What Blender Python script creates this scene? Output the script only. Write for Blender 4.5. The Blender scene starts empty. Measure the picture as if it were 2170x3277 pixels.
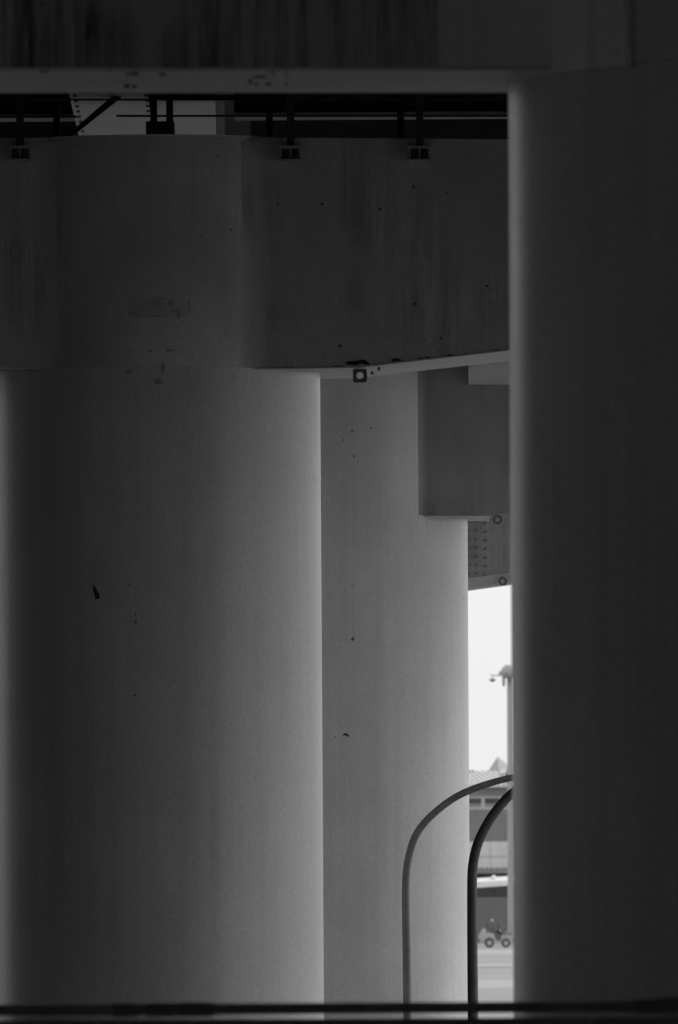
import bpy, bmesh, math, random
from mathutils import Vector, Matrix
random.seed(7)
S = bpy.context.scene
C = S.collection
PI = math.pi

# ------------------------------------------------------------------ camera
FPX, W, H = 36000.0, 2170.0, 3277.0      # focal length in photo pixels, photo size
HORX, HORY, ROLL = 1085.0, 2628.0, 0.006 # optical axis in the photo, roll
CAMZ = 10.0
cam_d = bpy.data.cameras.new('camera'); cam = bpy.data.objects.new('camera', cam_d); C.objects.link(cam)
cam_d.sensor_fit = 'VERTICAL'; cam_d.sensor_height = 36.0; cam_d.sensor_width = 36.0 * W / H
cam_d.lens = FPX / H * 36.0
cam_d.shift_y = (HORY - H / 2) / H
cam_d.clip_start = 0.1; cam_d.clip_end = 6000.0
cam.location = (0, 0, CAMZ)
cam.rotation_euler = (Matrix.Rotation(PI / 2, 4, 'X') @ Matrix.Rotation(-ROLL, 4, 'Z')).to_euler()
cam_d.dof.use_dof = True; cam_d.dof.focus_distance = 118.0; cam_d.dof.aperture_fstop = 9.5
cam_d.dof.aperture_blades = 7
S.camera = cam

# ------------------------------------------------------------------ world, sun, exposure
SUN_EL, SUN_AZ = 40.0, 62.0              # azimuth clockwise from +Y (sun over the right side)
w = bpy.data.worlds.new('World'); S.world = w; w.use_nodes = True
nt = w.node_tree; nt.nodes.clear()
sky = nt.nodes.new('ShaderNodeTexSky'); sky.sky_type = 'NISHITA'; sky.sun_disc = False
sky.sun_elevation = math.radians(SUN_EL); sky.sun_rotation = math.radians(SUN_AZ)
sky.air_density = 1.0; sky.dust_density = 4.0; sky.ozone_density = 1.0
bw = nt.nodes.new('ShaderNodeRGBToBW')
mixn = nt.nodes.new('ShaderNodeMix'); mixn.data_type = 'FLOAT'; mixn.inputs[0].default_value = 0.65
mixn.inputs[3].default_value = 8.7       # even white cloud layer over the clear sky
bg = nt.nodes.new('ShaderNodeBackground'); bg.inputs[1].default_value = 0.10
wo = nt.nodes.new('ShaderNodeOutputWorld')
nt.links.new(sky.outputs[0], bw.inputs[0]); nt.links.new(bw.outputs[0], mixn.inputs[2])
nt.links.new(mixn.outputs[0], bg.inputs[0]); nt.links.new(bg.outputs[0], wo.inputs[0])
sun_d = bpy.data.lights.new('sun', 'SUN'); sun_d.energy = 0.9; sun_d.angle = math.radians(30)
sun_d.color = (1, 1, 1)
sun = bpy.data.objects.new('sun', sun_d); C.objects.link(sun)
e, a = math.radians(SUN_EL), math.radians(SUN_AZ)
sd = Vector((math.sin(a) * math.cos(e), math.cos(a) * math.cos(e), math.sin(e)))
sun.rotation_euler = sd.to_track_quat('Z', 'Y').to_euler(); sun.location = (30, 20, 60)
vs = S.view_settings; vs.view_transform = 'Standard'; vs.look = 'None'; vs.exposure = 0.55; vs.gamma = 1.0
vs.use_curve_mapping = False
S.render.engine = 'CYCLES'
S.cycles.max_bounces = 10; S.cycles.diffuse_bounces = 6; S.cycles.glossy_bounces = 4
S.cycles.use_denoising = True
S.cycles.filter_width = 1.3

# ------------------------------------------------------------------ helpers
def P(x, y, Y):
    """photo pixel (x, y) at depth Y -> world point"""
    x0 = x + (HORY - y) * ROLL; y0 = y + (x - HORX) * ROLL
    return Vector(((x0 - HORX) / FPX * Y, Y, CAMZ + (HORY - y0) / FPX * Y))

def mat(name, base, rough=0.5, var=0.12, scale=3.0, streak=0.0, speck=0.0, spec=0.5, metal=0.0, bump=0.0, sscale=(2.2, 2.2, 0.16), fine=0.06, rvar=0.05, slo=0.50, shi=0.72, coat=0.0, smask=(0.45, 0.40, 0.62), fscale=0):
    m = bpy.data.materials.new(name); m.use_nodes = True
    n = m.node_tree; b = n.nodes['Principled BSDF']; L = n.links
    tc = n.nodes.new('ShaderNodeTexCoord')
    def math_(op, x, y):
        q = n.nodes.new('ShaderNodeMath'); q.operation = op
        for i, v in enumerate((x, y)):
            if isinstance(v, (int, float)): q.inputs[i].default_value = v
            else: L.new(v, q.inputs[i])
        return q.outputs[0]
    def noise(sc, det=4.0, vec=None, rg=0.55):
        q = n.nodes.new('ShaderNodeTexNoise'); q.inputs['Scale'].default_value = sc
        q.inputs['Detail'].default_value = det; q.inputs['Roughness'].default_value = rg
        L.new(vec if vec is not None else tc.outputs['Object'], q.inputs['Vector']); return q.outputs[0]
    def ramp(src, lo, hi, a0, a1):
        q = n.nodes.new('ShaderNodeMapRange'); q.clamp = True
        q.inputs[1].default_value = lo; q.inputs[2].default_value = hi; q.inputs[3].default_value = a0; q.inputs[4].default_value = a1
        L.new(src, q.inputs[0]); return q.outputs[0]
    f = ramp(noise(scale, 6), 0.25, 0.75, 1 - var, 1 + var)
    f = math_('MULTIPLY', f, ramp(noise(fscale or scale * 40, 4, None, 0.7), 0.3, 0.7, 1 - fine, 1 + fine))
    if streak:
        mp = n.nodes.new('ShaderNodeMapping'); mp.inputs['Scale'].default_value = sscale
        L.new(tc.outputs['Object'], mp.inputs['Vector'])
        s1 = ramp(noise(3.0, 8, mp.outputs[0], 0.7), slo, shi, 0, 1)
        s2 = ramp(noise(smask[0], 2), smask[1], smask[2], 0, 1)
        f = math_('MULTIPLY', f, math_('SUBTRACT', 1.0, math_('MULTIPLY', math_('MULTIPLY', s1, s2), streak)))
    if speck:
        f = math_('MULTIPLY', f, ramp(noise(16.0, 2), 0.72, 0.78, 1, 1 - speck))
    v = math_('MULTIPLY', f, base)
    cc = n.nodes.new('ShaderNodeCombineColor')
    for i in range(3): L.new(v, cc.inputs[i])
    L.new(cc.outputs[0], b.inputs['Base Color'])
    L.new(ramp(noise(scale * 2, 5), 0.2, 0.8, max(0, rough - rvar), rough + rvar), b.inputs['Roughness'])
    b.inputs['Specular IOR Level'].default_value = spec; b.inputs['Metallic'].default_value = metal
    b.inputs['Coat Weight'].default_value = coat; b.inputs['Coat Roughness'].default_value = 0.28
    if bump:
        bp = n.nodes.new('ShaderNodeBump'); bp.inputs['Strength'].default_value = bump; bp.inputs['Distance'].default_value = 0.02
        L.new(noise(scale * 3, 4), bp.inputs['Height']); L.new(bp.outputs[0], b.inputs['Normal'])
    return m

M = dict(
    paint=mat('pier_paint', 0.59, 0.38, 0.11, 0.8, 0.20, 0.0, sscale=(2.4, 2.4, 0.05), rvar=0.03, slo=0.42, shi=0.72, coat=0.15, fine=0.13, fscale=34, smask=(0.5, 0.3, 0.7)),
    beam=mat('beam_paint', 0.51, 0.45, 0.24, 0.9, 0.75, 0.5, bump=0.12, sscale=(2.0, 2.0, 0.10), slo=0.42, shi=0.72, smask=(0.9, 0.42, 0.62), fine=0.15, fscale=34),
    beam_near=mat('near_beam_paint', 0.52, 0.45, 0.22, 0.7, 0.92, 0.5, sscale=(3.0, 3.0, 0.16), slo=0.43, shi=0.62, smask=(1.1, 0.38, 0.54), fine=0.18, fscale=60),
    beam_shaded=mat('shaded_beam_paint', 0.27, 0.5, 0.24, 0.8, 0.75, 0.4, sscale=(0.6, 0.6, 0.03), slo=0.42, shi=0.66, smask=(0.5, 0.35, 0.6)),  # stained beam paint, darkened to carry the shade on this beam
    shade=mat('light_block_dark', 0.045, 0.8, 0.2, 0.4),  # dark tone for the added walls that block side light
    knuckle=mat('knuckle_paint', 0.52, 0.42, 0.22, 0.9, 0.5, 0.3, fine=0.14, fscale=34, sscale=(1.4, 1.4, 0.05), slo=0.38, shi=0.8, smask=(0.8, 0.4, 0.7), rvar=0.02),
    cover=mat('cover_plate_paint', 0.80, 0.45, 0.12, 1.2, 0.3, 0.4, fine=0.12, fscale=60),
    smudge=mat('grey_primer', 0.33, 0.6, 0.3, 8.0),
    chip=mat('chipped_primer', 0.10, 0.7, 0.4, 8.0),
    hall_in=mat('hall_bounce_concrete', 0.5, 0.85, 0.12, 0.6),  # inner faces of the added hall, lightened to brighten the railing
    soffit=mat('soffit_bounce_tone', 0.84, 0.5, 0.16, 1.2, 0, 0.4),  # underside lightened, ground bounce put into the colour
    flange=mat('flange_bounce_tone', 0.66, 0.45, 0.16, 2.0, 0.4, 0.4),  # lightened like the soffit to stand in for light from below
    rust_thin=mat('thin_rust', 0.5, 0.8, 0.4, 9.0),
    rust=mat('rust', 0.03, 0.8, 0.4, 9.0),
    seam=mat('weld_seam', 0.55, 0.45, 0.2, 6.0),
    patch=mat('touch_up_paint', 0.455, 0.5, 0.25, 6.0, 0, 0.3),
    dark=mat('dark_steel', 0.03, 0.6, 0.3, 4.0),
    bracket=mat('bracket_steel', 0.14, 0.6, 0.25, 5.0),
    bracket_p=mat('bracket_paint', 0.34, 0.5, 0.2, 3.0),
    sleeve=mat('sleeve_rubber', 0.65, 0.7, 0.2, 6.0),
    girder=mat('girder_paint', 0.42, 0.5, 0.1, 1.0, 0.2),
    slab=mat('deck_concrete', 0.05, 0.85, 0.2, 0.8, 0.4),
    pole=mat('pole_paint', 0.16, 0.55, 0.3, 5.0),
    rail=mat('rail_paint', 0.8, 0.55, 0.2, 6.0),
    hall=mat('light_block_concrete', 0.15, 0.85, 0.2, 0.6, 0.3),  # for the added facades and right wall that hold back light
    asphalt=mat('apron_asphalt', 0.25, 0.9, 0.14, 0.03),
    court=mat('bounce_court_concrete', 0.34, 0.9, 0.12, 0.4),
    tarmac=mat('bounce_cut_tarmac', 0.12, 0.9, 0.2, 0.3),
    pale=mat('apron_concrete', 0.32, 0.9, 0.10, 0.05),
    facade=mat('facade_tiles', 0.16, 0.7, 0.15, 0.5, 0.4),
    glass=mat('window_glass', 0.06, 0.15, 0.2, 0.8),
    clad=mat('wall_cladding', 0.23, 0.6, 0.08, 0.5, 0.35),
    panel=mat('pale_wall_panel', 0.62, 0.6, 0.08, 0.6, 0.2),
    frame=mat('window_frame', 0.48, 0.5, 0.1, 1.0),
    roofm=mat('roof_sheet', 0.55, 0.5, 0.06, 0.4, 0.2),
    blackish=mat('blackish_fill', 0.055, 0.7, 0.2, 1.5),  # puts the recess shade into colour; also fills the dark ground line
    door=mat('shutter_door', 0.19, 0.6, 0.1, 0.5, 0.2),
    white=mat('white_sheet', 0.80, 0.5, 0.04, 0.5),
    tent=mat('tent_cloth', 0.45, 0.7, 0.06, 0.5),
    mast=mat('mast_galvanised', 0.36, 0.5, 0.1, 1.0),
    lamp=mat('lamp_housing', 0.16, 0.5, 0.2, 3.0),
    truck=mat('tractor_paint', 0.42, 0.4, 0.12, 3.0),
    tyre=mat('tyre_rubber', 0.06, 0.8, 0.2, 6.0),
    seat=mat('seat_vinyl', 0.10, 0.6, 0.2, 6.0),
)

ORG = {}
def root(name, loc, label, cat, group=None):
    o = bpy.data.objects.new(name, None); C.objects.link(o); o.location = loc; o.empty_display_size = 0.3
    ORG[o] = Vector(loc); o['label'] = label; o['category'] = cat
    if group: o['group'] = group
    return o
def setup(o, label=None, cat=None, group=None, kind=None):
    if label: o['label'] = label
    if cat: o['category'] = cat
    if group: o['group'] = group
    if kind: o['kind'] = kind
    return o
def build(name, bm, m, parent=None, smooth=False, origin=None):
    """bmesh in WORLD coordinates -> object; origin sits on the parent's origin (or the one given)"""
    org = ORG[parent] if parent is not None else Vector(origin if origin is not None else (0, 0, 0))
    bmesh.ops.translate(bm, verts=bm.verts[:], vec=-org)
    bmesh.ops.recalc_face_normals(bm, faces=bm.faces[:])
    me = bpy.data.meshes.new(name); bm.to_mesh(me); bm.free()
    me.materials.append(M[m])
    if smooth:
        me.polygons.foreach_set('use_smooth', [True] * len(me.polygons))
        try: me.set_sharp_from_angle(angle=math.radians(35))
        except Exception: pass
    o = bpy.data.objects.new(name, me); C.objects.link(o)
    if parent is not None: o.parent = parent
    else: o.location = org
    ORG[o] = org
    return o
def B(): return bmesh.new()
def bevel(bm, r, seg=2):
    bmesh.ops.bevel(bm, geom=[e for e in bm.edges if len(e.link_faces) == 2 and e.calc_face_angle(0) > 0.5], offset=r, segments=seg, affect='EDGES', clamp_overlap=True)
    return bm
def box(bm, x0, x1, y0, y1, z0, z1):
    v = [bm.verts.new((x, y, z)) for z in (z0, z1) for y in (y0, y1) for x in (x0, x1)]
    for f in ((0, 1, 3, 2), (4, 6, 7, 5), (0, 4, 5, 1), (2, 3, 7, 6), (0, 2, 6, 4), (1, 5, 7, 3)):
        bm.faces.new([v[i] for i in f])
    return bm
def prism(bm, front, back):
    """two matching loops of points joined into a closed solid"""
    a = [bm.verts.new(p) for p in front]; b = [bm.verts.new(p) for p in back]; n = len(a)
    bm.faces.new(a); bm.faces.new(b[::-1])
    for i in range(n): bm.faces.new((a[i], b[i], b[(i + 1) % n], a[(i + 1) % n]))
    return bm
def pxprism(bm, pts, Y0, Y1):
    fr = [P(x, y, Y0) for x, y in pts]
    return prism(bm, fr, [p + Vector((0, Y1 - Y0, 0)) for p in fr])
def pxbox(bm, x0, x1, y0, y1, Y0, Y1):
    p, q = P(x0, y1, Y0), P(x1, y0, Y0)
    return box(bm, p.x, q.x, Y0, Y1, p.z, q.z)
def lathe(bm, prof, cx, cy, seg=24, a0=0, a1=2 * PI):
    full = abs(a1 - a0 - 2 * PI) < 1e-6
    n = seg if full else seg + 1
    rings = []
    for r, z in prof:
        rings.append([bm.verts.new((cx + r * math.cos(a0 + (a1 - a0) * i / seg), cy + r * math.sin(a0 + (a1 - a0) * i / seg), z)) for i in range(n)])
    for j in range(len(rings) - 1):
        for i in range(seg):
            k = (i + 1) % n
            bm.faces.new((rings[j][i], rings[j][k], rings[j + 1][k], rings[j + 1][i]))
    if full:
        bm.faces.new(rings[0][::-1]); bm.faces.new(rings[-1])
    else:
        bm.faces.new([r_[0] for r_ in rings][::-1]); bm.faces.new([r_[-1] for r_ in rings])
        for i in range(seg): bm.faces.new((rings[0][i + 1], rings[0][i], rings[-1][i], rings[-1][i + 1]))
    return bm
def tube(bm, pts, radii, seg=16):
    pts = [Vector(p) for p in pts]
    if isinstance(radii, (int, float)): radii = [radii] * len(pts)
    rings = []; up = None
    for i, p in enumerate(pts):
        t = (pts[min(i + 1, len(pts) - 1)] - pts[max(i - 1, 0)]).normalized()
        if up is None: up = t.orthogonal().normalized()
        s = t.cross(up).normalized(); up = s.cross(t).normalized()
        rings.append([bm.verts.new(p + radii[i] * (math.cos(2 * PI * k / seg) * s + math.sin(2 * PI * k / seg) * up)) for k in range(seg)])
    for j in range(len(rings) - 1):
        for k in range(seg):
            l = (k + 1) % seg
            bm.faces.new((rings[j][k], rings[j][l], rings[j + 1][l], rings[j + 1][k]))
    bm.faces.new(rings[0][::-1]); bm.faces.new(rings[-1])
    return bm
def smooth_path(pts, n=8):
    pts = [Vector(p) for p in pts]; out = []
    for i in range(len(pts) - 1):
        p0, p1, p2, p3 = pts[max(i - 1, 0)], pts[i], pts[i + 1], pts[min(i + 2, len(pts) - 1)]
        for k in range(n):
            t = k / n
            out.append(0.5 * ((2 * p1) + (p2 - p0) * t + (2 * p0 - 5 * p1 + 4 * p2 - p3) * t * t + (3 * p1 - p0 - 3 * p2 + p3) * t ** 3))
    out.append(pts[-1]); return out

# ------------------------------------------------------------------ ground
setup(build('ground', box(B(), -2500, 2500, -60, 5000, -0.6, 0.0), 'asphalt'), kind='structure')
setup(build('road', box(B(), -27.9, 90, 78, 262, 0.001, 0.006), 'tarmac'), kind='structure')  # unseen dark surface added to cut ground bounce on the upper piers
setup(build('bounce_court', box(B(), -27.9, 12.9, 45.5, 77.9, 0.001, 0.006), 'court'), kind='structure')  # unseen paler ground added to bounce light onto the near pier
for nm, d0, d1 in (('concrete_strip', 672, 706), ('concrete_strip', 768, 785), ('concrete_strip', 836, 868)):
    setup(build(nm, box(B(), -300, 300, d0, d1, 0.001, 0.006), 'pale'), kind='structure')
setup(build('road_line', box(B(), -300, 300, 764.0, 767.0, 0.001, 0.006), 'blackish'), kind='structure')

# ------------------------------------------------------------------ bridge piers
R = 1.5
class Pier: pass
def make_pier(xc, rpx, label, top_dz, seams=(), side=1):
    p = Pier(); p.Y = FPX * R / rpx; p.X = (xc - HORX) / FPX * p.Y; p.rpx = rpx
    p.root = root('bridge_pier', (p.X, p.Y, 0), label, 'bridge pier', 'steel piers of the elevated road')
    p.top = CAMZ + top_dz
    prof = [(R + 0.45, -0.3), (R + 0.45, 0.35), (R + 0.40, 0.40), (R, 0.40)]
    n = 26
    prof += [(R, 0.40 + (p.top - 0.40) * i / n) for i in range(1, n + 1)]
    p.col = build('column', lathe(B(), prof, p.X, p.Y, 160), 'paint', p.root, True)
    for y in seams:
        z = P(xc - rpx, y, p.Y).z
        build('weld_seam', lathe(B(), [(R - 0.004, z - 0.045), (R + 0.0005, z - 0.02), (R + 0.0025, z), (R + 0.0005, z + 0.02), (R - 0.004, z + 0.045)], p.X, p.Y, 16, (0 if side > 0 else PI) - 0.3, (0 if side > 0 else PI) + 0.3), 'paint', p.col, True)
    return p
def surf(p, x, y, off=0.0):
    """photo pixel on the near half of a column -> world point on its skin, pushed out by off"""
    X0 = p.X; s = 0.0; Y = p.Y - R
    for _ in range(12):
        q = P(x, y, Y); d = max(-0.999, min(0.999, (q.x - X0) / R)); Y = p.Y - R * math.sqrt(1 - d * d)
    q = P(x, y, Y); n = Vector((q.x - p.X, q.y - p.Y, 0)).normalized()
    return q + n * off, n
def skin_patch(p, name, outline, m, th, parent, nsub=6):
    """small sheet lying on a column: outline in photo pixels, thickness th"""
    pts = []
    for i in range(len(outline)):
        (x0, y0), (x1, y1) = outline[i], outline[(i + 1) % len(outline)]
        for k in range(nsub): pts.append((x0 + (x1 - x0) * k / nsub, y0 + (y1 - y0) * k / nsub))
    bm = B(); f = [surf(p, x, y, th)[0] for x, y in pts]; b = [surf(p, x, y, -0.01)[0] for x, y in pts]
    cx = sum(q[0] for q in pts) / len(pts); cy = sum(q[1] for q in pts) / len(pts)
    c = bm.verts.new(surf(p, cx, cy, th)[0]); fv = [bm.verts.new(q) for q in f]; bv = [bm.verts.new(q) for q in b]
    for i in range(len(fv)):
        j = (i + 1) % len(fv)
        bm.faces.new((c, fv[i], fv[j])); bm.faces.new((fv[i], bv[i], bv[j], fv[j]))
    return build(name, bm, m, parent)
def sheet_patch(p, name, x0, x1, y0, y1, m, th, parent, n=14):
    bm = B(); rows = []
    for off in (th, -0.01):
        for y in (y0, y1):
            rows.append([bm.verts.new(surf(p, x0 + (x1 - x0) * i / n, y, off)[0]) for i in range(n + 1)])
    a, b, c, d = rows
    for i in range(n):
        bm.faces.new((a[i], a[i + 1], b[i + 1], b[i])); bm.faces.new((a[i], c[i], c[i + 1], a[i + 1])); bm.faces.new((b[i], b[i + 1], d[i + 1], d[i]))
    bm.faces.new((a[0], b[0], d[0], c[0])); bm.faces.new((a[n], c[n], d[n], b[n]))
    return build(name, bm, m, parent)
def lug(p, x, y, w, Y, th, parent, m='bracket', hole=0.26, rnd=False):
    """lifting eye: a square (or rounded) plate with a round hole"""
    c = P(x, y, Y); h = w / 2; N = 24; bm = B(); loops = []
    for yy in (Y, Y + th):
        o_, i_ = [], []
        for k in range(N):
            a_ = 2 * PI * k / N + PI / N; ca, sa = math.cos(a_), math.sin(a_)
            s = h if rnd else h / max(abs(ca), abs(sa))
            o_.append(bm.verts.new((c.x + s * ca, yy, c.z + s * sa))); i_.append(bm.verts.new((c.x + w * hole * ca, yy, c.z + w * hole * sa)))
        loops.append((o_, i_))
    (o0, i0), (o1, i1) = loops
    for k in range(N):
        l = (k + 1) % N
        bm.faces.new((o0[k], o0[l], i0[l], i0[k])); bm.faces.new((o1[k], i1[k], i1[l], o1[l]))
        bm.faces.new((o0[k], o1[k], o1[l], o0[l])); bm.faces.new((i0[k], i0[l], i1[l], i1[k]))
    return build('lifting_eye', bm, m, parent)

def beam_solid(bm, top, bot, Yf, Yb):
    """box beam: top and bottom edge of its near face as photo polylines, left to right"""
    return pxprism(bm, list(top) + list(bot)[::-1], Yf, Yb)
def soffit(bm, bot, Yf, Yb, th=0.012):
    pts = list(bot)
    fr = [P(x, y, Yf) for x, y in pts]
    lo = [q + Vector((0, 0, -th)) for q in fr]
    loop = fr + lo[::-1]
    return prism(bm, loop, [q + Vector((0, Yb - Yf, 0)) for q in loop])

# --- pier 1: the near column with its long beam
p1 = make_pier(2643, 1003, 'near grey steel bridge pier whose long beam spans above the walkway railing', 6.0, (708,), -1)
Yf1, Yb1 = p1.Y - 0.78, p1.Y + 0.80
bot1 = [(-3600, 219), (0, 218), (1900, 216)]
b1 = build('crossbeam', beam_solid(B(), [(-3600, -1300), (1900, -1300)], bot1, Yf1, Yb1), 'beam_near', p1.root)
build('bottom_flange', soffit(B(), [(-3600, 219.5), (1900, 216.5)], Yf1 - 0.012, Yb1 + 0.01, 0.014), 'soffit', b1)
def soffit_scab(x, y, w_, h_, zs, parent, seed):
    rr = random.Random(seed); fr = []
    for k in range(12):
        a_ = 2 * PI * k / 12; q_ = 0.5 + 0.7 * rr.random()
        xx, yy = x + w_ / 2 * q_ * math.cos(a_), y + h_ / 2 * q_ * math.sin(a_)
        Yq = (zs - CAMZ) * FPX / (HORY - yy - (xx - HORX) * ROLL); fr.append(P(xx, yy, Yq))
    build('rust_scab', prism(B(), [Vector((p_.x, p_.y, zs - 0.004)) for p_ in fr], [Vector((p_.x, p_.y, zs + 0.006)) for p_ in fr]), 'rust_thin', parent)
zs1 = min(P(-3600, 219.5, Yf1).z, P(1900, 216.5, Yf1).z) - 0.012
for k, (x, y, w_, h_) in enumerate(((830, 248, 40, 6), (872, 232, 14, 14), (858, 270, 20, 8), (918, 236, 9, 26), (918, 270, 8, 14), (800, 262, 16, 8), (820, 272, 16, 5), (142, 229, 40, 7), (408, 238, 12, 12), (432, 240, 26, 8), (405, 278, 20, 8), (430, 280, 16, 8), (520, 240, 26, 4), (350, 226, 20, 4))):
    soffit_scab(x, y, w_, h_, zs1 + (x + 3600) / 5500 * 0.0, b1, k)
# vertical cover plate halfway along the beam
build('cover_plate', pxprism(B(), [(1402, -400), (1878, -400), (1878, 213.0), (1402, 214.5)], Yf1 - 0.010, Yf1 + 0.02), 'cover', b1)
def ang(p, x, y=215):
    q, n = surf(p, x, y); return math.atan2(n.y, n.x)
aL, aJ, aK = -PI - 0.35, ang(p1, 2012), ang(p1, 2030)
zc = surf(p1, 2000, 214)[0].z
for nm, r_, z_, s0, s1, mt in (('collar_plate', R + 0.022, zc, aL, aJ, 'cover'), ('collar_rim', R + 0.027, zc - 0.002, aJ, aK, 'seam'), ('collar_plate', R + 0.011, zc + 0.018, aK, PI * 0.9, 'paint')):
    bm = lathe(B(), [(R - 0.01, z_), (r_ - 0.006, z_), (r_, z_ + 0.006), (r_, p1.top - 0.1), (R - 0.01, p1.top - 0.1)], p1.X, p1.Y, 64, s0, s1)
    for sgn in (0, -1):
        bm.verts.ensure_lookup_table()
    build(nm, bm, mt, p1.col, True)

# --- pier 2: the broad middle column, beams to both sides
p2 = make_pier(503, 530, 'broad middle pier with inspection railing along its top and black paint chip', 6.14, (1540,))
Yf2, Yb2 = p2.Y - 1.2, p2.Y + 1.1
bot2 = [(700, 1178), (1145, 1173), (1640, 1116), (2300, 1052), (3900, 1040)]
b2r = build('crossbeam', beam_solid(B(), [(700, 439), (1640, 446), (3900, 455)], bot2, Yf2, Yb2), 'beam', p2.root)
build('bottom_flange', soffit(B(), [(815, 1178.5)] + [(x, y + .5) for x, y in bot2[1:]], Yf2 - 0.008, Yb2 + 0.01, 0.012), 'flange', b2r)
bot2l = [(-3300, 1176), (310, 1174)]
b2l = build('crossbeam', beam_solid(B(), [(-3300, 458), (310, 440)], bot2l, Yf2, Yb2), 'beam', p2.root)
build('bottom_flange', soffit(B(), [(-3300, 1176.5), (185, 1174.5)], Yf2 - 0.008, Yb2 + 0.01, 0.012), 'flange', b2l)
def knuckle(p, zb, m_):
    build('knuckle_plate', lathe(B(), [(R - 0.01, zb), (R + 0.004, zb + 0.003), (R + 0.004, p.top - 0.02), (R - 0.01, p.top - 0.02)], p.X, p.Y, 128), m_, p.col, True)
def fillet(p, sgn, Yf, z0, z1, m_, parent, w_=0.17):
    d_ = Yf - p.Y; xj = p.X + sgn * math.sqrt(R * R - d_ * d_)
    th = math.atan2(d_, sgn * math.sqrt(R * R - d_ * d_)); t2 = th - sgn * w_ / R
    A_ = Vector((xj + sgn * w_, Yf, 0)); J_ = Vector((xj, Yf, 0)); C_ = Vector((p.X + (R + 0.004) * math.cos(t2), p.Y + (R + 0.004) * math.sin(t2), 0))
    arc = [(1 - t) ** 2 * A_ + 2 * t * (1 - t) * J_ + t * t * C_ for t in [k / 8 for k in range(9)]]
    loop = [Vector((q.x, q.y, 0)) for q in arc] + [Vector((C_.x, C_.y + 0.1, 0)), Vector((A_.x, A_.y + 0.1, 0))]
    build('fillet', prism(B(), [q + Vector((0, 0, z0)) for q in loop], [q + Vector((0, 0, z1)) for q in loop]), m_, parent, True)
zb2 = P(820, 1178, Yf2).z
knuckle(p2, zb2 + 0.006, 'knuckle'); fillet(p2, 1, Yf2, zb2 + 0.002, p2.top - 0.05, 'beam', b2r); fillet(p2, -1, Yf2, zb2 + 0.002, p2.top - 0.05, 'beam', b2l)
lug(p2, 1152, 1202, 0.125, Yf2 + 0.02, 0.025, b2r)
for x, y in ((1191, 1192), (1213, 1179)):
    c = P(x, y, Yf2 + 0.3); build('bolt', lathe(B(), [(0.014, c.z - 0.02), (0.014, c.z + 0.01)], c.x, c.y, 8), 'bracket', b2r)
def blotch(name, cx, cy, w, h, Y, parent, n=18, m='rust', seed=1):
    rnd = random.Random(seed); pts = []
    for k in range(n):
        a_ = 2 * PI * k / n; r_ = 0.65 + 0.55 * rnd.random()
        pts.append((cx + w / 2 * r_ * math.cos(a_), cy + h / 2 * r_ * math.sin(a_)))
    return build(name, pxprism(B(), pts, Y - 0.005, Y + 0.01), m, parent)
for k, (cx, cy, w_, h_) in enumerate(((1130, 1163, 50, 15), (1152, 1158, 44, 14), (1170, 1162, 30, 10), (1268, 1152, 34, 12), (1345, 1146, 30, 4), (1370, 1144, 18, 5), (1440, 1136, 30, 4), (1590, 1121, 16, 4), (1210, 1167, 34, 5), (1080, 1172, 40, 4))):
    blotch('rust_scab', cx, cy, w_, h_, Yf2, b2r, seed=k + 3)
rnd = random.Random(5)
for k in range(9):                     # chipped spots on the beam face
    blotch('paint_chip', rnd.uniform(880, 1600), rnd.uniform(520, 1130), rnd.uniform(8, 14), rnd.uniform(8, 13), Yf2, b2r, 9, 'chip', k + 40)
skin_patch(p2, 'paint_chip', [(302, 1874), (309, 1886), (317, 1900), (319, 1914), (313, 1917), (305, 1917), (304, 1906), (300, 1892), (298, 1880)], 'dark', 0.006, p2.col, 2)
sheet_patch(p2, 'paint_patch', 410, 608, 954, 1014, 'patch', 0.0065, p2.col)
for k, (x, y, w_, h_) in enumerate(((500, 968, 26, 34), (548, 972, 20, 26), (572, 1000, 14, 40), (606, 980, 8, 54), (496, 1012, 60, 8), (440, 1012, 40, 5), (530, 955, 60, 5), (480, 1124, 14, 8), (540, 1122, 30, 10), (524, 1180, 10, 40), (510, 1222, 22, 16), (412, 1190, 30, 10))):
    rr = random.Random(k + 70)
    skin_patch(p2, 'paint_smudge', [(x + w_ / 2 * (0.5 + 0.7 * rr.random()) * math.cos(j * PI / 6), y + h_ / 2 * (0.5 + 0.7 * rr.random()) * math.sin(j * PI / 6)) for j in range(12)], 'smudge', 0.0085, p2.col, 1)
for k in range(26):
    x, y, s = rnd.uniform(60, 800), rnd.uniform(470, 1250), rnd.uniform(1.5, 3.5)
    skin_patch(p2, 'paint_chip', [(x - s, y), (x, y - s * 1.2), (x + s, y), (x, y + s)], 'chip', 0.0065, p2.col, 2)
for x, y, s in ((432, 2225, 3.5), (434, 1965, 3), (435, 1990, 4), (413, 1870, 3)):
    skin_patch(p2, 'paint_chip', [(x - s, y), (x, y - s * 1.4), (x + s, y), (x, y + s * 1.4)], 'chip', 0.0065, p2.col, 2)

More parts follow.
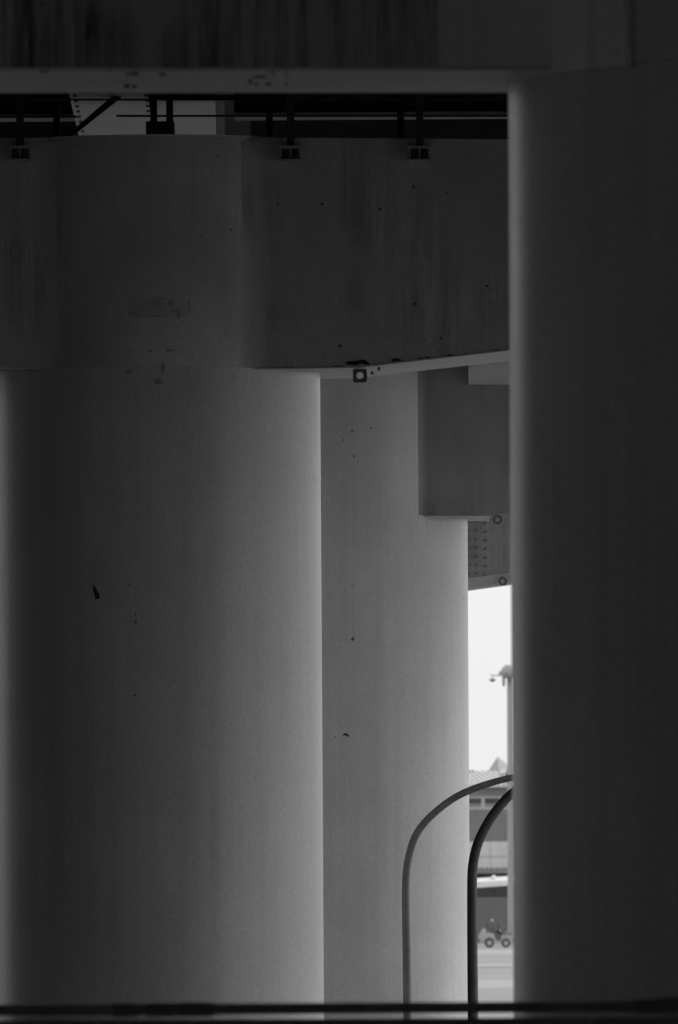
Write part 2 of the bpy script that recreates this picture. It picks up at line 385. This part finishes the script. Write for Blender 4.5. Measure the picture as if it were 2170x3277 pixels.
# --- pier 3
p3 = make_pier(1142, 360, 'farther pier between the middle pier and the bright gap, low beam on its right', 6.14, (1920,))
Yf3, Yb3 = p3.Y - 1.2, p3.Y + 1.1
bot3 = [(1200, 1650), (1572, 1650), (1640, 1638), (2500, 1560)]
b3 = build('crossbeam', beam_solid(B(), [(1200, 1146), (2500, 1150)], bot3, Yf3, Yb3), 'beam_shaded', p3.root)
build('bottom_band', pxprism(B(), [(1390, 1607), (1640, 1604), (1640, 1637.0), (1572, 1649.0), (1390, 1649.0)], Yf3 - 0.008, Yf3 + 0.02), 'beam_shaded', b3)
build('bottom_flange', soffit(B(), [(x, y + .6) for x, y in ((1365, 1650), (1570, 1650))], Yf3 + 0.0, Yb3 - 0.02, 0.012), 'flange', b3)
b3l = build('crossbeam', beam_solid(B(), [(-900, 1150), (1080, 1146)], [(-900, 1650), (1080, 1650)], Yf3, Yb3), 'beam', p3.root)
zb3 = P(1362, 1650, Yf3).z
fillet(p3, 1, Yf3, zb3 + 0.004, p3.top - 0.05, 'beam_shaded', b3, 0.07)
lug(p3, 1592, 1663, 0.125, Yf3 + 0.02, 0.025, b3, rnd=True)
build('service_box', bevel(prism(B(), [P(1499, 1120, Yf3 - 0.5), P(1760, 1120, Yf3 - 0.5), P(1760, 1180, Yf3 - 0.5), P(1499, 1180, Yf3 - 0.5)],
      [P(1499, 1100, Yf3 - 0.02), P(1760, 1100, Yf3 - 0.02), P(1760, 1231, Yf3 - 0.02), P(1499, 1231, Yf3 - 0.02)]), 0.01), 'flange', b3)
for k, (x, y, w_, h_) in enumerate(((1391, 1371, 8, 10), (1393, 1420, 5, 8), (1133, 1460, 7, 8), (1187, 1371, 6, 6), (1127, 1380, 6, 8), (1098, 1408, 5, 7))):
    skin_patch(p3, 'paint_chip', [(x - w_ / 2, y), (x, y - h_ / 2), (x + w_ / 2, y), (x, y + h_ / 2)], 'rust', 0.0065, p3.col, 2)
for k, (x, y, w_, h_) in enumerate(((1129, 2045, 13, 16), (1127, 1873, 8, 6), (1071, 2359, 7, 6))):
    skin_patch(p3, 'paint_chip', [(x - w_ / 2, y), (x, y - h_ / 2), (x + w_ / 2, y), (x, y + h_ / 2)], 'bracket', 0.003, p3.col, 2)
skin_patch(p3, 'paint_chip', [(1097, 2351), (1107, 2345), (1117, 2353), (1114, 2359), (1107, 2352), (1099, 2354)], 'dark', 0.006, p3.col, 2)

# --- pier 4
p4 = make_pier(1190, 272, 'farthest pier, only its bolted beam end shows above the bright sky', 6.14)
Yf4, Yb4 = p4.Y - 1.2, p4.Y + 1.1
wb4 = [(1200, 1882), (1501, 1850), (1640, 1831), (2200, 1770)]
b4 = build('crossbeam', beam_solid(B(), [(1200, 1510), (2200, 1510)], wb4, Yf4, Yb4), 'beam', p4.root)
fr = [P(x, y, Yf4 - 0.03) for x, y in wb4]; lo = [P(x, y + 34, Yf4 + 0.10) for x, y in wb4]
bk = [q + Vector((0, 1.9, 0)) for q in lo]; bk2 = [q + Vector((0, 2.0, 0)) for q in fr]
bm = B(); rows = [[bm.verts.new(q) for q in r_] for r_ in (fr, lo, bk, bk2)]
for r_ in range(4):
    for i in range(3): bm.faces.new((rows[r_][i], rows[r_][i + 1], rows[(r_ + 1) % 4][i + 1], rows[(r_ + 1) % 4][i]))
bm.faces.new([r_[0] for r_ in rows]); bm.faces.new([r_[3] for r_ in rows])
build('bottom_band', bm, 'flange', b4)
lug(p4, 1609, 1860, 0.15, Yf4 - 0.08, 0.03, b4, rnd=True, hole=0.28)
for i, x in enumerate((1504, 1526, 1556)):
    for j in range(7):
        c = P(x + (j % 2), 1670 + j * 27.5 + (4 if i == 2 else 0), Yf4)
        bm = B(); tube(bm, [(c.x, Yf4 - 0.035, c.z), (c.x, Yf4 + 0.01, c.z)], 0.022, 6); build('bolt', bm, 'bracket_p', b4)

# ------------------------------------------------------------------ elevated road deck above the piers
DX = -0.009                              # the road bears slightly left as it runs away
def dpt(x, y, z): return Vector(((x - HORX + (HORY - y) * ROLL) / FPX * 1.0, 0, 0))
def run(bm, x0, x1, z0, z1, y0, y1, Yref=104.0):
    a_ = [Vector((x + DX * (y0 - Yref), y0, z)) for x, z in ((x0, z0), (x1, z0), (x1, z1), (x0, z1))]
    b_ = [Vector((x + DX * (y1 - Yref), y1, z)) for x, z in ((x0, z0), (x1, z0), (x1, z1), (x0, z1))]
    return prism(bm, a_, b_)
deck = root('road_deck', (0, 150, CAMZ + 6.6), 'dark elevated road deck with steel girders resting above the piers', 'road deck')
ZG = CAMZ + 6.6
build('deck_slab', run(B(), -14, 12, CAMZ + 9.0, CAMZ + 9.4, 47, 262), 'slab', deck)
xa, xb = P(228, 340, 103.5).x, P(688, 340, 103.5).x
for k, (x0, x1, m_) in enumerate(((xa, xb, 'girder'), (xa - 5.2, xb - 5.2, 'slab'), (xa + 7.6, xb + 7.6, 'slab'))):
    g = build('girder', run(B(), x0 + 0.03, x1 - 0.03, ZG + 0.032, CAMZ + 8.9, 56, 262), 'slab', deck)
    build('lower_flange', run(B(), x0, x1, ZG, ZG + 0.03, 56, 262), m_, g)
    for Yj in ((102.6, 105.1, 107.4) if k == 0 else ()):
        for sx in (x0 + 0.02, x1 - 0.09):
            pass
    if k == 0:
        for i in range(10):              # splice bolts along the flange edges
            yy = 102.0 + i * 0.75
            for xx in (x0 + 0.05, x0 + 0.70 if i < 4 else None):
                if xx is None: continue
                c = Vector((xx + DX * (yy - 104), yy, ZG))
                build('bolt', lathe(B(), [(0.017, ZG - 0.02), (0.017, ZG + 0.005)], c.x, c.y, 6), 'bracket', g)
    build('splice_plate', run(B(), x1 + 0.004, x1 + 0.08, ZG + 0.02, ZG + 0.9, 100, 112), 'dark', g)
for k, Yc in enumerate((86, 112, 134)):
    for (x0, x1) in ((-10, xa - 0.02), (xb + 0.1, 12)):
        cb = build('cross_girder', box(B(), x0, x1, Yc - 0.012, Yc + 0.012, CAMZ + 7.05, CAMZ + 9.0), 'dark', deck)
        build('lower_flange', bevel(box(B(), x0, x1, Yc - 0.3, Yc + 0.3, CAMZ + 7.0, CAMZ + 7.04), 0.01), 'bracket', cb)
build('light_block_girder', run(B(), 11.2, 11.6, CAMZ + 5.2, CAMZ + 8.99, 47, 126), 'slab', deck)  # unseen girder added to keep high side light off the upper piers
for x0 in (-14.0, 11.8):
    build('parapet', run(B(), x0, x0 + 0.2, CAMZ + 9.4, CAMZ + 10.5, 47, 262), 'slab', deck)
for p in (p1, p2, p3, p4):              # bearings between the beams and the middle girder
    xg = (xa + xb) / 2 + DX * (p.Y - 104)
    if p is p2: continue
    build('bearing', box(B(), xg - 0.35, xg + 0.35, p.Y - 0.4, p.Y + 0.4, p.top - 0.06, ZG + 0.01), 'dark', deck)

# ------------------------------------------------------------------ inspection railing along the top of the middle pier
rl = root('inspection_railing', (p2.X, Yf2, CAMZ + 6.1), 'black pipe railing with brackets along the top of the middle pier', 'railing')
YF, YB = Yf2 - 0.12, p2.Y + 0.3
for x in (64, 930, 1343, 1780, -360):
    x_ = x; post = build('post', pxprism(B(), [(x - 12, 150), (x + 12, 150), (x + 12, 468), (x - 12, 468)], YF, YF + 0.06), 'dark', rl)
    if x in (64, 930, 1343):
        br = build('bracket', pxprism(B(), [(x - 36, 466), (x + 36, 466), (x + 36, 474), (x - 36, 474)], Yf2 - 0.16, Yf2), 'bracket_p', rl)
        build('bracket', pxprism(B(), [(x - 36, 508), (x + 36, 508), (x + 36, 514), (x - 36, 514)], Yf2 - 0.16, Yf2), 'bracket_p', rl)
        for s in (-30, 0, 30):
            build('gusset', pxprism(B(), [(x + s - 2, 474), (x + s + 2, 474), (x + s + 2, 508), (x + s - 2, 508)], Yf2 - 0.12, Yf2), 'bracket_p', rl)
for x in (181, 492, 543, 862, 1282):
    build('post', pxprism(B(), [(x - 11, 150), (x + 11, 150), (x + 11, 452), (x - 11, 452)], YB, YB + 0.06), 'dark', rl)
def prail(y0, x0, x1, r_, Y):
    build('rail', tube(B(), [P(x0, y0, Y), P(x1, y0, Y)], r_, 10), 'dark', rl)
prail(319, -600, 545, 0.009, YF + 0.03); prail(313, 478, 900, 0.026, YB - 0.05); prail(373, -600, 248, 0.010, YF - 0.02); prail(371, 372, 2000, 0.010, YF - 0.02)
prail(317, 900, 2000, 0.008, YF + 0.03)
build('pedestal', pxprism(B(), [(467, 388), (557, 388), (557, 452), (467, 452)], p2.Y - 0.6, p2.Y - 0.05), 'dark', rl)
build('diagonal_brace', pxprism(B(), [(402, 270), (440, 270), (236, 432), (226, 448), (196, 448)], YB + 0.1, YB + 0.18), 'dark', rl)
build('cable', tube(B(), smooth_path([P(474, 290, YB - 0.1), P(482, 340, YB - 0.1), P(487, 385, YB - 0.1), P(490, 400, YB - 0.1)], 4), 0.009, 8), 'dark', rl)

# ------------------------------------------------------------------ two street lamp poles with curved arms
def lamp_pole(px, Y, r_of, label, tail):
    base = P(px[0][0], px[0][1], Y); rt = root('lamp_pole', (base.x, Y, 0), label, 'street lamp', 'curved street lamp poles')
    pts = [Vector((base.x, Y, 0)), Vector((base.x, Y, 4.0))] + [P(x, y, Y) for x, y in px] + tail(P(px[-1][0], px[-1][1], Y))
    path = smooth_path(pts, 7)
    for _ in range(14): path = [path[0]] + [(path[i - 1] + 2 * path[i] + path[i + 1]) / 4 for i in range(1, len(path) - 1)] + [path[-1]]
    L_ = [0]
    for i in range(1, len(path)): L_.append(L_[-1] + (path[i] - path[i - 1]).length)
    rad = [r_of(l / L_[-1]) for l in L_]
    build('pole', tube(B(), path, rad, 20), 'pole', rt, True)
    build('base_plate', bevel(box(B(), base.x - 0.2, base.x + 0.2, Y - 0.2, Y + 0.2, -0.02, 0.03), 0.005), 'pole', rt)
    t = path[-1]
    hd = B(); box(hd, t.x - 0.1, t.x + 0.6, Y - 0.14, Y + 0.14, t.z - 0.08, t.z + 0.08); bevel(hd, 0.05, 3)
    build('lamp_head', hd, 'lamp', rt, True)
rl_ = lambda a0, a1: (lambda t: a0 + (a1 - a0) * t)
lamp_pole([(1306, 3400), (1304, 3252), (1302, 3067), (1299, 2918), (1299, 2807), (1306, 2752), (1325, 2681), (1361, 2629), (1409, 2585), (1457, 2551), (1505, 2528), (1565, 2507), (1637, 2488)],
          143.0, rl_(0.082, 0.040), 'slender dark lamp pole bending over in front of the farther pier', lambda q: [q + Vector((0.35, 0, 0.06)), q + Vector((0.7, 0, 0.09))])
lamp_pole([(1515, 3400), (1514, 3250), (1512, 3067), (1511, 2918), (1511, 2835), (1512, 2780), (1522, 2720), (1542, 2668), (1574, 2612), (1607, 2571), (1645, 2532)],
          98.0, rl_(0.072, 0.038), 'thicker dark lamp pole bending over in front of the bright gap', lambda q: [q + Vector((0.3, 0, 0.18)), q + Vector((0.65, 0, 0.29)), q + Vector((1.0, 0, 0.35))])

# ------------------------------------------------------------------ walkway railing at the end of the hall
YR = 45.0
wr = root('walkway_railing', (0, YR, CAMZ - 1.7), 'dark blurred walkway railing with a solid panel below its top rail', 'railing')
zr = P(1085, 3226, YR).z
tr = build('top_rail', bevel(box(B(), -6.9, 6.9, YR - 0.03, YR + 0.03, zr - 0.023, zr + 0.021), 0.008), 'rail', wr)
zp = P(1085, 3260, YR).z
for k in range(7):
    x0 = -6.9 + k * 1.975
    build('panel', bevel(box(B(), x0, x0 + 1.971, YR - 0.02, YR + 0.02, CAMZ - 1.66, zp), 0.004), 'rail', wr)
for k in range(8):
    x0 = -6.92 + k * 1.975
    if 0 < k < 7 and abs(x0) < 1.4: continue
    build('post', bevel(box(B(), x0 - 0.025, x0 + 0.025, YR + 0.03, YR + 0.07, CAMZ - 1.70, zr), 0.004), 'rail', wr)
for x0, x1, dz in ((360, 436, 0.006), (470, 560, 0.004), (568, 682, 0.006), (2025, 2100, 0.010), (2096, 2190, 0.016)):
    a_, b_ = P(x0, 3226, YR), P(x1, 3226, YR)
    build('rail_sleeve', bevel(box(B(), a_.x, b_.x, YR - 0.036, YR + 0.036, zr - 0.03, zr + 0.021 + dz), 0.01, 3), 'sleeve', tr)

# ------------------------------------------------------------------ unseen hall around the camera and walls beyond, added to block light
hw = 7.0
def st(name, *d, m='hall'): return setup(build(name, box(B(), *d), m), kind='structure')
st('floor', -hw, hw, -6, YR + 0.3, CAMZ - 2.2, CAMZ - 1.7, m='hall_in')
st('unseen_ceiling', -hw - 0.3, hw + 0.3, -6.3, YR + 0.3, CAMZ + 3.75, CAMZ + 4.1, m='hall_in')
st('unseen_wall_left', -hw - 0.3, -hw, -6, YR, -0.1, CAMZ + 3.75, m='hall_in')
st('unseen_wall_right', hw, hw + 0.3, -6, YR, -0.1, CAMZ + 3.75, m='hall_in')
st('unseen_wall_back', -hw - 0.3, hw + 0.3, -6.3, -6, -0.1, CAMZ + 3.75, m='hall_in')
st('unseen_wall_front', -hw, hw, YR + 0.1, YR + 0.3, -0.1, CAMZ - 2.2)
st('light_block_left', -60, -hw, YR, YR + 0.3, -0.1, CAMZ + 12)  # unseen outer fronts, added to block light from the camera side
st('light_block_right', hw, 60, YR, YR + 0.3, -0.1, CAMZ + 12)
st('light_block_top', -hw, hw, YR, YR + 0.3, CAMZ + 4.1, CAMZ + 12)
st('light_block_side', -28.4, -28.0, YR + 0.3, 108, -0.1, CAMZ + 40, m='shade')  # added out of view to narrow the light from the left
st('light_block_side', -12.4, -12.0, 95, 108, -0.1, CAMZ + 8.9, m='shade')  # short added wall shading the middle column from the left
st('light_block_side', -28.4, -28.0, 145, 200, -0.1, CAMZ + 40, m='shade')  # added wall keeping left light off the farther column
st('light_block_side', 13.0, 13.3, YR + 0.3, 87, -0.1, CAMZ + 12)  # added wall holding front-right light off the piers

# ------------------------------------------------------------------ far background beyond the piers
# hangar-like building
YH = 925.0
hz = lambda y: P(1570, y, YH).z
hx = lambda x, y=2628: P(x, y, YH).x
hb = root('hangar', (hx(1570), YH, 0), 'long grey clad building with a ribbed pale roof far across the apron', 'building')
X0, X1 = hx(1280), hx(2000)
build('wall', box(B(), X0, X1, YH, YH + 30, 0, hz(2510)), 'clad', hb)
for y0, y1, m_, nm, d in ((2510, 2549, 'clad', 'upper_wall', 0.02), (2590, 2691, 'clad', 'middle_wall', 0.03), (2795, 2872, 'blackish', 'recess_shade_band', 0.02), (2872, 3017, 'door', 'shutter', 0.03)):  # the blackish band is the shade of a recess, painted flat
    q = build(nm, box(B(), X0, X1, YH - d, YH - 0.002, max(hz(y1), 0.0), hz(y0)), m_, hb)
    if m_ in ('clad', 'door'):
        bm = B(); x = X0
        while x < X1: box(bm, x, x + 0.09, YH - d - 0.05, YH - d + 0.003, max(hz(y1), 0.0) + 0.02, hz(y0) - 0.02); x += 0.30
        r_ = build('cladding_rib', bm, m_, q); r_['kind'] = 'stuff'
for x0, x1 in ((1300, 1434), (1436, 1569.4), (1570.6, 1704), (1705, 1840)):
    for y0, y1 in ((2693, 2741), (2743, 2781)):
        build('wall_panel', bevel(box(B(), hx(x0), hx(x1), YH - 0.08, YH - 0.003, hz(y1), hz(y0)), 0.02), 'panel', hb)
fx = X0
wn = 0
for x in range(1310, 1990, 58):
    xc = hx(x + 31)
    wdw = build('window', box(B(), hx(x), hx(x + 58) - 0.02, YH - 0.05, YH - 0.003, hz(2590), hz(2549)), 'frame', hb)
    build('pane', box(B(), hx(x + 10), hx(x + 56), YH - 0.08, YH - 0.051, hz(2572), hz(2554)), 'glass', wdw)
    build('blind', box(B(), hx(x + 10), hx(x + 56), YH - 0.075, YH - 0.052, hz(2582), hz(2573.5)), 'clad', wdw)
# corrugated lean-to edge
bm = B(); n = 140; top = []; botl = []
for i in range(n + 1):
    x = X0 + (X1 - X0) * i / n; zz = hz(2786) + 0.10 * math.cos(x * 2 * PI / 0.42)
    top.append((x, zz))
v0 = [bm.verts.new((x, YH - 0.9, z)) for x, z in top]; v1 = [bm.verts.new((x, YH - 0.01, z + 0.25)) for x, z in top]
v2 = [bm.verts.new((x, YH - 0.9, hz(2795))) for x, z in top]
for i in range(n):
    bm.faces.new((v0[i], v0[i + 1], v1[i + 1], v1[i])); bm.faces.new((v2[i], v2[i + 1], v0[i + 1], v0[i]))
build('corrugated_eave', bm, 'clad', hb)
# ribbed roof rising away from the eave, its right shoulder rounded
sl = (hz(2466) - hz(2512)) / 9.0
bm = B(); prof = [(X0, 0), (hx(1598), 0), (hx(1612), -0.10), (hx(1622), -0.28), (hx(1640), -0.7), (X1, -0.9)]
ev = [(x, YH - 0.5, hz(2512)) for x, d in prof]; rd = [(x, YH + 9, hz(2466) + d) for x, d in prof]
prism(bm, ev + [Vector((p_[0], YH - 0.5, hz(2512) - 0.2)) for p_ in ev[::-1]], rd + [Vector((p_[0], YH + 9, hz(2512) - 0.2)) for p_ in rd[::-1]])
rf = build('roof', bm, 'roofm', hb)
x = X0 + 2.3
def zr_of(xx):
    for (xa_, da), (xb_, db) in zip(prof, prof[1:]):
        if xa_ <= xx <= xb_: return da + (db - da) * (xx - xa_) / (xb_ - xa_)
    return -0.9
while x < X1:
    d = zr_of(x); e0 = Vector((x, YH - 0.52, hz(2512))); e1 = Vector((x - 1.3, YH + 9, hz(2466) + zr_of(x - 1.3)))
    build('roof_rib', tube(B(), [e0, e1], 0.06, 6), 'clad', rf); x += 0.42
build('ridge_vent', box(B(), hx(1470), hx(1524), YH + 8.6, YH + 9.4, hz(2466) - 0.1, hz(2466) + 0.06), 'clad', rf)
for x in (1619, 1623):
    c = P(x, 2476, YH + 2); build('roof_vent', bevel(box(B(), c.x - 0.14, c.x + 0.14, YH + 2, YH + 2.4, c.z - 0.8, c.z + 0.1), 0.04), 'white', rf)

# white awning in front of the building
YA = 915.0
aw = root('awning', (P(1570, 2830, YA).x, YA, 0), 'long white tapering awning in front of the dark recess band', 'awning')
f0 = [P(1380, 2851, YA), P(1700, 2829, YA), P(1700, 2814, YA), P(1380, 2829, YA)]
b0 = [P(1380, 2851, YA) + Vector((0, 1.2, 0)), P(1700, 2829, YA) + Vector((0, 1.2, 0)), P(1700, 2799, YA) + Vector((0, 1.2, 0)), P(1380, 2821, YA) + Vector((0, 1.2, 0))]
cn = build('canopy', bevel(prism(B(), f0, b0), 0.03), 'white', aw, True)
c = P(1580, 2803, YA + 0.9); build('vent_cap', lathe(B(), [(0.24, c.z - 0.2), (0.24, c.z - 0.08), (0.12, c.z), (0.03, c.z + 0.06)], c.x, YA + 0.9, 12), 'white', cn, True)
for x in (1395, 1690):
    q = P(x, 2840, YA + 0.6); build('post', tube(B(), [(q.x, YA + 0.6, 0), (q.x, YA + 0.6, q.z)], 0.06, 8), 'white', aw)

# pavilion with pyramid roofs behind
YP = 1000.0
pv = root('pavilion', (P(1600, 2600, YP).x, YP + 6, 0), 'distant pavilion with grey pyramid tent roofs behind the ribbed roof', 'building')
c0 = P(1593, 2478, YP)
build('wall', box(B(), c0.x - 1.6, c0.x + 6, YP + 1, YP + 9, 0, c0.z), 'clad', pv)
for xa_, xb_, apx, ay, dY in ((1561, 1632, 1593, 2421, 0.0), (1611, 1700, 1640, 2440, -1.2)):
    l, r_, t = P(xa_, 2470, YP + dY), P(xb_, 2464, YP + dY), P(apx, ay, YP + dY)
    bm = B(); z0 = l.z; dd = (r_.x - l.x)
    ap = bm.verts.new((t.x, YP + dY + dd / 2, t.z))
    bs = [bm.verts.new(q) for q in ((l.x, YP + dY + dd / 2, z0), (t.x + 0.15, YP + dY, z0 - 0.05), (r_.x, YP + dY + dd / 2, z0 + 0.5), (t.x, YP + dY + dd, z0))]
    for i in range(4): bm.faces.new((ap, bs[i], bs[(i + 1) % 4]))
    bm.faces.new(bs[::-1]); build('tent_roof', bm, 'tent', pv)

# high mast light
YM = 900.0
mx = P(1635, 2628, YM).x
ms = root('light_mast', (mx, YM, 0), 'tall pale light mast with a lamp cluster rising beside the apron', 'light mast')
zt = P(1635, 2150, YM).z
build('mast', lathe(B(), [(0.34, 0), (0.30, 2), (0.24, zt - 1), (0.22, zt + 0.2)], mx, YM, 20), 'mast', ms, True)
hd = P(1630, 2150, YM)
bm = lathe(B(), [(0.10, hd.z - 0.60), (0.55, hd.z - 0.42), (0.72, hd.z - 0.05), (0.66, hd.z + 0.2), (0.45, hd.z + 0.42), (0.30, hd.z + 0.55)], mx - 0.05, YM, 18)
hdo = build('lamp_ring', bm, 'mast', ms, True)
for k in range(7):
    a_ = 2 * PI * k / 7 + 0.3; cx_, cy_ = mx - 0.05 + 0.68 * math.cos(a_), YM + 0.68 * math.sin(a_)
    build('floodlight', bevel(box(B(), cx_ - 0.17, cx_ + 0.17, cy_ - 0.17, cy_ + 0.17, hd.z - 0.28, hd.z + 0.02), 0.05), 'mast', hdo)
q0, q1 = P(1604, 2161, YM), P(1574, 2162, YM)
build('camera_arm', tube(B(), [q0 + Vector((0.3, 0, 0)), q1, q1 + Vector((-0.1, 0, 0.12))], 0.045, 8), 'mast', ms)
c = P(1576, 2177, YM)
build('dome_camera', lathe(B(), [(0.07, c.z - 0.13), (0.20, c.z - 0.06), (0.24, c.z + 0.02), (0.24, c.z + 0.11)], c.x, YM, 14), 'lamp', ms, True)
build('camera_stem', tube(B(), [(c.x, YM, c.z + 0.1), (c.x, YM, q1.z)], 0.035, 8), 'mast', ms)
q = P(1612, 2180, YM); build('hanging_lamp', bevel(box(B(), q.x - 0.10, q.x + 0.10, YM - 0.3, YM - 0.1, q.z - 0.40, q.z + 0.55), 0.04), 'lamp', ms)
q = P(1631, 2177, YM); build('winch_box', bevel(box(B(), q.x - 0.17, q.x + 0.17, YM - 0.5, YM - 0.2, q.z - 0.2, q.z + 0.15), 0.03), 'lamp', ms)

# tow tractor, nose to the left
YT = 884.0
tx = lambda x: P(x, 3035, YT).x
tz = lambda y: P(1590, y, YT).z
z0 = tz(3037)
TZ = lambda y: tz(y) - z0
tt = root('tow_tractor', (tx(1592), YT, 0), 'small pale open tow tractor parked on the far apron', 'tow tractor')
def sidep(name, pts, y0, y1, m_, parent, bv=0.04):
    fr_ = [Vector((tx(x), YT + y0, TZ(y))) for x, y in pts]
    return build(name, bevel(prism(B(), fr_, [p_ + Vector((0, y1 - y0, 0)) for p_ in fr_]), bv), m_, parent, True)
body = sidep('body', [(1531, 3019), (1640, 3019), (1644, 3000), (1612, 2998), (1604, 2999), (1600, 3013), (1588, 3013), (1581, 2996), (1579, 2990), (1560, 2990), (1536, 2993), (1531, 3004)], -0.62, 0.62, 'truck', tt)
sidep('hood', [(1534, 2994), (1556, 2990), (1555, 2977), (1545, 2975), (1541, 2985)], -0.5, 0.5, 'truck', tt)
sidep('bumper', [(1526, 3022), (1535, 3022), (1535, 3008), (1526, 3010)], -0.66, 0.66, 'seat', tt, 0.02)
for xa_, ya_, r_ in ((1566, 3022, 0.37), (1619, 3022, 0.34)):
    for yy in (-0.70, 0.42):
        c = Vector((tx(xa_), YT + yy, r_)); bm = B()
        bmw = tube(bm, [(c.x, c.y, c.z), (c.x, c.y + 0.05, c.z), (c.x, c.y + 0.23, c.z), (c.x, c.y + 0.28, c.z)], [r_ * 0.86, r_, r_, r_ * 0.86], 28)
        wh = build('wheel', bmw, 'tyre', tt, True)
        build('rim', tube(B(), [(c.x, c.y - 0.012, c.z), (c.x, c.y + 0.06, c.z)], [r_ * 0.52, r_ * 0.55], 20), 'truck', wh)
    sidep('fender', [(xa_ - 17, 3016), (xa_ - 16, 3006), (xa_ - 8, 3000), (xa_ + 6, 2999), (xa_ + 14, 3004), (xa_ + 17, 3012), (xa_ + 14, 3012), (xa_ + 6, 3003), (xa_ - 6, 3004), (xa_ - 12, 3010)], -0.72, -0.40, 'truck', tt, 0.01)
sidep('seat', [(1562, 2986), (1582, 2984), (1583, 2977), (1566, 2977), (1563, 2961), (1554, 2960), (1557, 2978)], -0.5, -0.02, 'seat', tt, 0.03)
sidep('seat', [(1588, 2976), (1604, 2974), (1600, 2966), (1597, 2957), (1590, 2957), (1592, 2967)], 0.0, 0.48, 'seat', tt, 0.03)
sidep('cowl', [(1567, 2990), (1606, 2980), (1612, 2996), (1604, 2996), (1592, 2980), (1574, 2986)], -0.55, 0.55, 'truck', tt, 0.02)
sidep('step_well_shade', [(1577, 2986), (1590, 2984), (1603, 3012), (1591, 3014)], -0.63, -0.3, 'seat', tt, 0.02)  # solid dark block in place of the open well's shade
build('steering_column', tube(B(), [Vector((tx(1578), YT - 0.25, TZ(2984))), Vector((tx(1574), YT - 0.25, TZ(2960)))], 0.05, 8), 'seat', tt)
bm = B(); cc_ = Vector((tx(1574), YT - 0.25, TZ(2960))); tube(bm, [cc_ + Vector((0.2 * math.cos(k * PI / 8) * 0.5, 0.2 * math.sin(k * PI / 8), 0.1 * math.cos(k * PI / 8))) for k in range(17)], 0.025, 6)
build('steering_wheel', bm, 'seat', tt)
build('beacon', lathe(B(), [(0.10, TZ(2953)), (0.12, TZ(2950)), (0.05, TZ(2946))], tx(1576), YT + 0.3, 10), 'frame', tt)
build('beacon_pole', tube(B(), [(tx(1576), YT + 0.3, TZ(2990)), (tx(1576), YT + 0.3, TZ(2953))], 0.03, 6), 'lamp', tt)
for yy in (-0.4, 0.4):
    c = Vector((tx(1534), YT + yy, TZ(2998))); build('headlight', tube(B(), [c, c + Vector((0.12, 0, 0))], 0.09, 10), 'white', tt)
sidep('grille', [(1530, 3004), (1535, 3003), (1534, 3017), (1529, 3017)], -0.45, 0.45, 'seat', tt, 0.01)
sidep('roll_bar', [(1604, 2999), (1608, 2999), (1609, 2958), (1628, 2957), (1628, 2954), (1605, 2955)], -0.55, -0.49, 'lamp', tt, 0.01)
sidep('load_box', [(1614, 2999), (1640, 3000), (1640, 2988), (1616, 2987)], -0.5, 0.5, 'clad', tt, 0.02)
sidep('tow_hitch', [(1641, 3014), (1652, 3014), (1652, 3010), (1641, 3009)], -0.06, 0.06, 'seat', tt, 0.01)
sidep('side_panel', [(1594, 3014), (1602, 3014), (1606, 3001), (1602, 3001)], -0.65, -0.6, 'seat', tt, 0.01)
